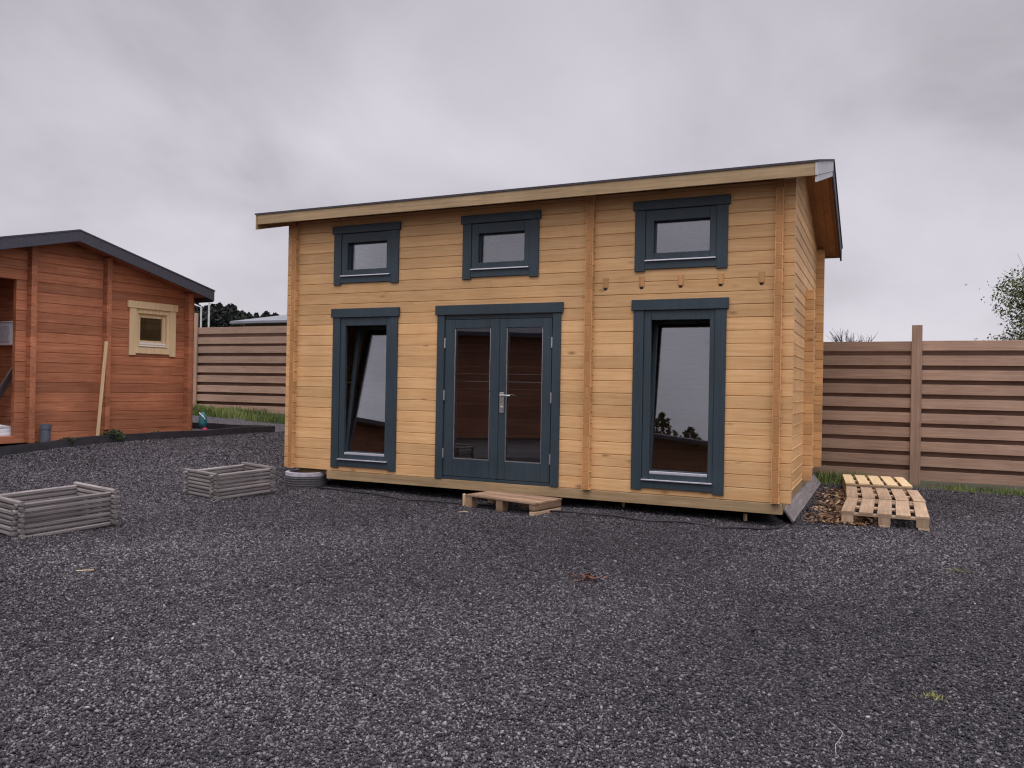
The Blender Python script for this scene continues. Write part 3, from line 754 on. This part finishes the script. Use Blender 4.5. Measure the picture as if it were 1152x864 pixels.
# ================================================================== PALLETS
def pallet_block():
    R = empty('pallet'); L, W = 1.18, .80
    m = MB()
    for i in range(5):
        x = .06 + i * (W - .12) / 4; w = .066
        m.box(x - w, x + w, 0, L, .119, .141) if i not in (0, 4) else m.box(x - .06, x + .06, 0, L, .119, .141)
    m.build('top_plank', M['pallet_y'], R, .003)
    m = MB()
    for y in (0.0, L / 2 - .06, L - .12): m.box(.001, W - .001, y + .002, y + .118, .097, .1185)
    m.build('cross_board', M['pallet_x'], R, .003)
    for x in (0, W / 2 - .06, W - .12):
        for y in (.004, L / 2 - .07, L - .144):
            m = MB(); m.box(x + .004, x + .116, y, y + .14, .021, .0965); m.build('block', M['pallet_z'], R, .004)
    m = MB()
    for x in (0, W / 2 - .05, W - .1): m.box(x + .002, x + .102, .0, L, .0, .0205)
    m.build('runner', M['pallet_y'], R, .003)
    return R
row = [(-.0, 0, 0), (0, 0, 0)]
pb = pallet_block()
spots = [(3.475, 8.385, -25.4, 0.0, 'nearest of the three wooden pallets laid in a row right of the yellow cabin', (1.03, 1.02, 1)),
         (3.995, 9.49, -22.5, 0.0, 'middle of the three wooden pallets laid in a row right of the yellow cabin', (1.05, .96, 1)),
         (4.455, 10.62, -20.5, 0.004, 'yellowish farthest pallet of the row, right against the brown fence', (1.0, .97, 1.1))]
for i, (x, y, a, dz, lab, sc) in enumerate(spots):
    o = pb if i == 0 else copy_tree(pb)
    o.location = (x, y, gz(x, y) + .004 + dz); o.rotation_euler.z = radians(a); o.scale = sc
    tag(o, lab, 'pallet', 'wooden pallets in the yard')
for ch in o.children:
    if ch.name.startswith('top_plank'):
        ch.data = ch.data.copy(); ch.data.materials[0] = M['pale_y']; ch['label'] = 'fresh yellow planks'
def step_pallet():
    th = atan2(-.60, .77); R = empty('pallet', (-.505, 9.02, gz(-.5, 9.02) + .004), th)
    tag(R, 'small wooden pallet used as a doorstep before the double doors', 'pallet', 'wooden pallets in the yard')
    L, W = .97, .51
    m = MB()
    ys = [0, .110, .220, .326, .428]; ws = [.087, .087, .085, .083, .080]
    for i, (y, w) in enumerate(zip(ys, ws)): m.box(0 + random.uniform(-.006, .006), L + random.uniform(-.006, .006), y, y + w, .122, .143, (.3, 1.0, .55, .9, .2)[i])
    m.build('top_plank', M['oldpallet_x'], R, .003)
    for x in (.0, L / 2 - .045):
        for y in (.004, .395):
            m = MB(); m.box(x + .002, x + .092, y, y + .105, .0, .1215); m.build('block', M['oldpallet_y'], R, .004)
    x = L - .075
    m = MB(); m.box(x + .002, x + .073, .005, .503, .06, .1215, .1); m.build('stringer', M['oldpallet_y'], R, .004)
    m = MB(); m.box(x + .002, x + .073, .006, .495, .0, .044, .95); m.build('stringer', M['pallet_y'], R, .004)
    m = MB(); m.box(x + .01, x + .065, .02, .09, .045, .0595, .3); m.build('block', M['oldpallet_y'], R)
step_pallet()

# ================================================================== LITTER, GRASS, MOSS
def flakes(name, X, Y, size, mat, label, cat, kind, long=2.5, lift=.012):
    n = len(X); Z = gz_np(X, Y) + lift * (.6 + RNG.random(n)); s = size * RNG.uniform(.5, 1.5, n); a = RNG.uniform(0, 2 * pi, n)
    u = np.stack([np.cos(a), np.sin(a), RNG.normal(0, .25, n)], 1) * (s * long)[:, None]; v = np.stack([-np.sin(a), np.cos(a), RNG.normal(0, .5, n)], 1) * s[:, None]
    P = np.stack([X, Y, Z], 1); P[:, 2] += np.abs(u[:, 2]) * .6
    V = np.stack([P - u, P + v, P + u, P - v], 1)
    o = np_mesh(name, V.reshape(-1, 3), 4, np.array([(0, 1, 2, 3)]), RNG.random(n), mat); tag(o, label, cat, kind=kind); return o
n = 2000; sv = RNG.random((n, 2)); s_ = .26 + .5 * sv[:, 0] + .1 * RNG.normal(size=n); v_ = .55 + 3.0 * sv[:, 1] ** 1.1
X = HC.x + HU.x * s_ + HV.x * v_; Y = HC.y + HU.y * s_ + HV.y * v_
flakes('bark_litter', X, Y, .010, M['straw'], 'brown bark and straw litter between the leaning board and the pallets', 'litter', 'stuff', 3.2, .014)
n = 90; a = RNG.uniform(0, 2 * pi, n); r = np.abs(RNG.normal(0, .5, n))
flakes('dead_leaves', .56 + np.cos(a) * r * .13, 5.72 + np.sin(a) * r * .17, .009, M['deadleaf'], 'small patch of reddish dead leaves on the gravel before the doors', 'leaves', 'stuff', 1.5, .024)
def tuft(x, y, r, n, lab, h=.03):
    def f(n):
        a = RNG.uniform(0, 2 * pi, n); q = np.abs(RNG.normal(0, .5, n)) * r; return x + np.cos(a) * q, y + np.sin(a) * q
    V = blades(n, f, h * .5, h * 1.3, .006, 1.2); blade_obj('moss_tuft', V, M['moss'], lab, 'moss', 'stuff', 'moss tufts in the gravel')
tuft(1.93, 3.62, .05, 130, 'small yellow-green moss tuft in the near gravel at bottom right', .02)
tuft(3.46, 6.14, .17, 170, 'wider faint yellow-green moss patch in the gravel below the pallets', .02)
def strip(s0, s1, v0, v1, dens=None):
    def f(n):
        s = RNG.uniform(s0, s1, n); v = RNG.uniform(v0, v1, n)
        k = (np.sin(s * 3.1) + np.sin(s * 7.3 + 1) * .7 + np.sin(s * 1.3 + v * 4) + RNG.normal(0, .7, n)) > (-.4 if dens is None else dens)
        s, v = s[k], v[k]; return HC.x + HU.x * s + HV.x * v, HC.y + HU.y * s + HV.y * v
    return f
Vg = np.concatenate([blades(11000, strip(-14.5, -6.8, 3.6, 5.0), .05, .17, .018), blades(2600, strip(1.2, 6.5, 4.3, 5.0, .3), .03, .10, .014), blades(700, strip(-.1, .7, 4.3, 5.0, -1), .05, .22, .012, .9)])
blade_obj('grass', Vg, M['grass'], 'rough green grass at the foot of the brown fence', 'grass', 'stuff')
tw = [(1.24, 3.00), (1.27, 3.08), (1.31, 3.14), (1.345, 3.19), (1.352, 3.25), (1.335, 3.31)]
m = MB(); m.tube([gpt(x, y, .02 + .008 * (i % 2)) for i, (x, y) in enumerate(tw)], .0011, 5); o = m.build('twine', M['twine'], None, smooth=True)
tag(o, 'short curl of pale twine on the near gravel', 'twine')
for (x, y, a, lab) in ((-3.0, 5.55, .3, 'pale straw piece on the gravel below the near planter'), (-.55, 8.55, .1, 'pale straw piece on the gravel left of the doorstep pallet')):
    m = MB(); m.tube([gpt(x, y, .018), gpt(x + .06 * cos(a), y + .06 * sin(a), .022), gpt(x + .11 * cos(a + .15), y + .11 * sin(a + .15), .018)], .003, 5)
    o = m.build('straw', M['pale_x'], None); tag(o, lab, 'straw', 'straws on the gravel')

# ================================================================== BEYOND THE FENCE
def bare_tree(x, y, h, label):
    z0 = terr(x, y); R = empty('bare_tree', (x, y, z0)); tag(R, label, 'tree', 'small bare trees beyond the right fence')
    m = MB(); m.tube([(0, 0, -.1), (.05, 0, h * .3), (-.03, .04, h * .55), (.02, 0, h * .8)], [.07, .055, .035, .015], 7); m.build('trunk', M['twig'], R)
    m = MB()
    for i in range(46):
        z = h * random.uniform(.35, .8); a = random.uniform(0, 2 * pi); l = h * random.uniform(.1, .24)
        q = Vector((cos(a) * l * .6, sin(a) * l * .6, z + l * .8)); m.tube([(0, 0, z), tuple(Vector((0, 0, z)).lerp(q, .5) + Vector((0, 0, -.04 * l))), tuple(q)], [.016, .011, .006], 4)
        for _ in range(4):
            e = q + Vector((random.uniform(-.2, .2), random.uniform(-.2, .2), random.uniform(.02, .26))) * h * .3; m.tube([tuple(q.lerp(Vector((0, 0, z)), random.random() * .6)), tuple(e)], [.008, .004], 4)
    m.build('crown', M['twig'], R)
bare_tree(12.35, 29.6, 3.75, 'small bare twiggy tree just right of the yellow cabin, denser of the two')
bare_tree(13.15, 30.2, 3.5, 'small bare twiggy tree between the denser bare tree and the fence post')
def leafy_tree(x, y, h, cs, rs, n, size, label, mat, twigs=60, name='leafy_tree', group=None):
    z0 = terr(x, y); R = empty(name, (x, y, z0)); tag(R, label, 'tree', group)
    m = MB(); m.tube([(0, 0, -.2), (.05, .03, h * .25), (-.06, .05, h * .5), (.03, -.02, h * .8)], [h * .028, h * .022, h * .015, h * .006], 9)
    for c in cs[:9]: m.tube([(0, 0, h * .25), tuple(Vector(c) * .55 + Vector((0, 0, h * .12))), c], [h * .012, h * .008, h * .003], 6)
    m.build('trunk', M['bark'], R)
    leaf_cloud(cs, rs, n, size, R, 'crown', mat, shell=.25)
    if twigs:
        m = MB()
        for _ in range(twigs):
            c = Vector(random.choice(cs)); d = Vector((random.gauss(0, 1), random.gauss(0, 1), abs(random.gauss(.6, .8)))).normalized(); l = random.uniform(.35, 1.05)
            m.tube([tuple(c), tuple(c + d * l * .6 + Vector((0, 0, .05))), tuple(c + d * l)], [.006, .0045, .003], 4)
        m.build('twigs', M['twig'], R)
cs = [(0, 0, 2.9), (-.7, -.3, 2.3), (-1.25, .2, 1.9), (-.3, .5, 3.5), (.6, 0, 3.6), (.9, -.5, 2.4), (1.6, .3, 3.0), (.2, -.6, 2.0), (-.5, .2, 1.5), (1.9, 0, 2.0), (1.1, .2, 4.1)]
leafy_tree(11.6, 16.8, 4.3, cs, [(.85, .85, .7)] * len(cs), 42000, .036, 'green bushy tree rising above the fence at the right edge', M['leaf_bush'], 700)

def woodland(name, pts, label, mat, seedh=(7, 10)):
    """far wood that reads as one mass: pointed leaf-clump trees"""
    Vs = []; ts = []
    for (x, y, h, w) in pts:
        z0 = terr(x, y); n = int(900)
        t = RNG.random(n) ** .75; r = w * (1 - t) ** .6 * (.35 + .65 * RNG.random(n)) * (1 + .3 * np.sin(t * 23)); a = RNG.uniform(0, 2 * pi, n)
        P = np.stack([x + r * np.cos(a), y + r * np.sin(a), z0 + .3 + t * h], 1)
        s = (.24 * RNG.uniform(.5, 1.4, n))[:, None]; u = RNG.normal(size=(n, 3)); u /= np.linalg.norm(u, axis=1)[:, None]; v = np.cross(u, RNG.normal(size=(n, 3))); v /= np.linalg.norm(v, axis=1)[:, None]
        Vs.append(np.stack([P - u * s, P + v * s * .6, P + u * s, P - v * s * .6], 1)); ts.append(RNG.random(n) * .8)
    o = np_mesh(name, np.concatenate(Vs).reshape(-1, 3), 4, np.array([(0, 1, 2, 3)]), np.concatenate(ts), mat); tag(o, label, 'woodland', kind='stuff')
pts = []
for i in range(210):
    t = random.random(); px = -.56 + .42 * t; y = 80 + random.uniform(0, 14); x = px * y
    top = (7.75 if px < -.345 else 6.9) + random.uniform(-.5, .3)
    pts.append((x, y, top * y / 84 + .2, random.uniform(2.6, 3.8)))
woodland('far_woodland', pts, 'dark far-off wood between the two cabins above the fence', M['wood_far'])
def grey_shed():
    c = Vector((-7.25, 28.5, terr(-7.25, 28.5) + .12)); R = empty('shed', c, -HA); tag(R, 'low shed with a grey hipped roof showing above the left fence', 'shed')
    zt = 2.28
    m = MB(); m.box(-1.6, 4.6, -1.5, 1.8, -.1, zt, .5); m.build('wall', M['shed_wall'], R)
    m = MB(); x0, x1, y0, y1 = -1.95, 5, -1.85, 2.15; z = zt + .0; a, b_, zr = .9, 3.2, zt + .62
    vs = [(x0, y0, z), (x1, y0, z), (x1, y1, z), (x0, y1, z), (a, .15, zr), (b_, .15, zr), (x0, y0, z + .08), (x1, y0, z + .08), (x1, y1, z + .08), (x0, y1, z + .08)]
    m.add(vs, [(0, 1, 2, 3), (0, 1, 7, 6), (1, 2, 8, 7), (2, 3, 9, 8), (3, 0, 6, 9), (6, 7, 5, 4), (7, 8, 5), (8, 9, 4, 5), (9, 6, 4)]); m.build('roof', M['roof_grey'], R)
grey_shed()
m = MB(); m.tube([(0, 0, -.1), (0, 0, 3.62)], .032, 8); m.lathe([(0, 3.62), (.05, 3.63), (.05, 3.68), (0, 3.69)], 10)
o = m.build('pole', plain('pale_pole', (.5, .5, .5), .5), None, loc=(-9.75, 25.6, terr(-9.75, 25.6) - .3)); tag(o, 'tall thin pale pole beyond the left fence beside the cabin eave', 'pole', 'pale poles beyond the left fence')
m = MB(); m.tube([(0, 0, -.1), (0, 0, 3.08), (-.22, 0, 3.16)], .03, 8)
o = m.build('pole', plain('pale_pole', (.5, .5, .5), .5), None, loc=(-10.0, 25.6, terr(-10, 25.6) - .3)); tag(o, 'shorter pale pole with a bent top beyond the left fence', 'pole', 'pale poles beyond the left fence')

# ================================================================== BEHIND THE PHOTOGRAPHER (mirrored in the glass)
def brown_cabin():
    a = Vector((-11.0, 6.6, 0)); b = Vector((-4.2, -5.6, 0)); d = b - a; L = d.length
    R = empty('log_cabin', a, atan2(d.y, d.x)); tag(R, 'dark brown log cabin left of the yard, seen only mirrored in the door glass', 'cabin')
    m = MB(); log_wall(m, 'x', 0, L, 0, -.07, .05, 2.7, [(4, 5, 1.0, 2.2), (9, 10, .1, 2.2)]); m.build('wall', M['brown_x'], R)
    m = MB(); log_wall(m, 'y', -4.5, .1, .2, .27, .05, 2.7, half=True); m.build('wall', M['brown_y'], R)
    m = MB(); log_wall(m, 'y', -4.5, .1, L - .27, L - .2, .05, 2.7, half=True); m.build('wall', M['brown_y'], R)
    m = MB(); z = 2.62
    m.add([(-.3, .45, z), (L + .3, .45, z), (L + .3, -2.2, z + .45), (-.3, -2.2, z + .45), (L + .3, -4.9, z), (-.3, -4.9, z), (-.3, .45, z + .1), (L + .3, .45, z + .1), (L + .3, -2.2, z + .55), (-.3, -2.2, z + .55), (L + .3, -4.9, z + .1), (-.3, -4.9, z + .1)],
          [(0, 1, 2, 3), (3, 2, 4, 5), (6, 7, 8, 9), (9, 8, 10, 11), (0, 1, 7, 6), (4, 5, 11, 10), (0, 3, 9, 6), (3, 5, 11, 9), (1, 2, 8, 7), (2, 4, 10, 8)]); m.build('roof', M['shingle'], R)
    m = MB(); m.box(3.95, 5.05, -.06, -.02, .95, 2.25, .5); m.build('shutter', M['brown_z'], R)
    m = MB(); m.box(8.95, 10.05, -.06, -.02, .06, 2.22, .5); m.build('door', M['brown_z'], R)
brown_cabin()
pts = [(x, y, random.uniform(7.0, 12.0), random.uniform(2.4, 4.0)) for x, y in [(random.uniform(-60, 10), -38 + random.uniform(-8, 5)) for _ in range(46)]]
woodland('far_woodland', pts, 'olive wood behind the photographer, seen only mirrored in the right window', M['olive'])

# ================================================================== WORLD, SUN, CAMERA
SUN_EL, SUN_AZ = radians(69), radians(-155)       # azimuth from +Y towards +X: behind the camera, to the left
def world():
    w = bpy.data.worlds.new('World'); scene.world = w; w.use_nodes = True
    t = w.node_tree; n = t.nodes; l = t.links; bg = n['Background']; bg.inputs['Strength'].default_value = .1
    def nd(typ, **kw):
        x = n.new(typ)
        for k, v in kw.items():
            if k in x.inputs: x.inputs[k].default_value = v
            else: setattr(x, k, v)
        return x
    def mth(op, a, b=None):
        x = n.new('ShaderNodeMath'); x.operation = op
        for i, v in enumerate((a, b)):
            if v is None: continue
            if isinstance(v, (int, float)): x.inputs[i].default_value = v
            else: l.new(v, x.inputs[i])
        return x.outputs[0]
    def ramp(f, stops):
        x = n.new('ShaderNodeValToRGB'); e = x.color_ramp.elements
        while len(e) < len(stops): e.new(.5)
        for el, (p, c) in zip(e, stops): el.position = p; el.color = (c, c, c, 1) if isinstance(c, (int, float)) else (*c, 1)
        l.new(f, x.inputs[0]); return x.outputs[0]
    sky = nd('ShaderNodeTexSky', sky_type='NISHITA', sun_disc=False, sun_elevation=SUN_EL, sun_rotation=SUN_AZ % (2 * pi))
    tc = nd('ShaderNodeTexCoord'); sp = nd('ShaderNodeSeparateXYZ'); l.new(tc.outputs['Generated'], sp.inputs[0])
    X, Y, Z = sp.outputs
    den = mth('ADD', mth('MAXIMUM', Z, 0.0), .42)
    cb = nd('ShaderNodeCombineXYZ'); l.new(mth('DIVIDE', X, den), cb.inputs[0]); l.new(mth('DIVIDE', Y, den), cb.inputs[1])
    n1 = nd('ShaderNodeTexNoise', Scale=1.5, Detail=6, Roughness=.5, Distortion=.35); l.new(cb.outputs[0], n1.inputs[0])
    n2 = nd('ShaderNodeTexNoise', Scale=.55, Detail=3, Roughness=.5); l.new(cb.outputs[0], n2.inputs[0])
    cl = mth('ADD', mth('MULTIPLY', n1.outputs[0], .6), mth('MULTIPLY', n2.outputs[0], .4))
    cf = ramp(cl, [(.37, .60), (.45, .82), (.54, .99), (.64, 1.11)])
    zr = ramp(mth('MAXIMUM', Z, 0.0), [(0, 1.05), (.12, .90), (.28, .97), (.45, .84), (.62, 1.6), (1, 3.5)])
    yr = ramp(mth('ADD', mth('MULTIPLY', Y, -.5), .5), [(0, 1.0), (.35, 1.0), (.75, 1.4), (1, 1.5)])
    lum = mth('MULTIPLY', mth('MULTIPLY', n_(cf), n_(zr)) if 0 else mth('MULTIPLY', cf, zr), yr)
    tint = nd('ShaderNodeMix', data_type='RGBA'); tint.inputs[6].default_value = (6.6, 6.4, 7.1, 1); tint.inputs[7].default_value = (7.0, 6.55, 7.1, 1)
    l.new(n2.outputs[0], tint.inputs[0])
    mul = nd('ShaderNodeMix', data_type='RGBA', blend_type='MULTIPLY'); mul.inputs[0].default_value = 1
    l.new(tint.outputs[2], mul.inputs[6]); l.new(lum, mul.inputs[7])
    mx = nd('ShaderNodeMix', data_type='RGBA'); mx.inputs[0].default_value = .95; l.new(sky.outputs[0], mx.inputs[6]); l.new(mul.outputs[2], mx.inputs[7])
    l.new(mx.outputs[2], bg.inputs['Color'])
world()
L = bpy.data.lights.new('sun', 'SUN'); L.energy = 1.2; L.angle = radians(60); L.color = (1.0, .965, .92)
so = bpy.data.objects.new('sun', L); COL.objects.link(so)
dv = Vector((sin(SUN_AZ) * cos(SUN_EL), cos(SUN_AZ) * cos(SUN_EL), sin(SUN_EL))); so.rotation_euler = dv.to_track_quat('Z', 'Y').to_euler(); so.location = (-4, -6, 14)

cam = bpy.data.cameras.new('camera'); cam.lens = 899 / 1152 * 36; cam.sensor_width = 36; cam.clip_end = 3000; cam.clip_start = .05
co = bpy.data.objects.new('camera', cam); COL.objects.link(co)
PT, RL = 2.8 / 899, .0183
co.matrix_world = Matrix.Translation((0, 0, 1.37)) @ Matrix.Rotation(pi / 2 + PT, 4, 'X') @ Matrix.Rotation(RL, 4, 'Z')
scene.camera = co
vs = scene.view_settings; vs.view_transform = 'Standard'; vs.look = 'None'; vs.exposure = 0.14; vs.gamma = 1; vs.use_curve_mapping = False
scene.cycles.max_bounces = 8; scene.cycles.transparent_max_bounces = 16; scene.cycles.use_denoising = True
scene.cycles.filter_width = 1.2
scene.cycles.sample_clamp_indirect = 6
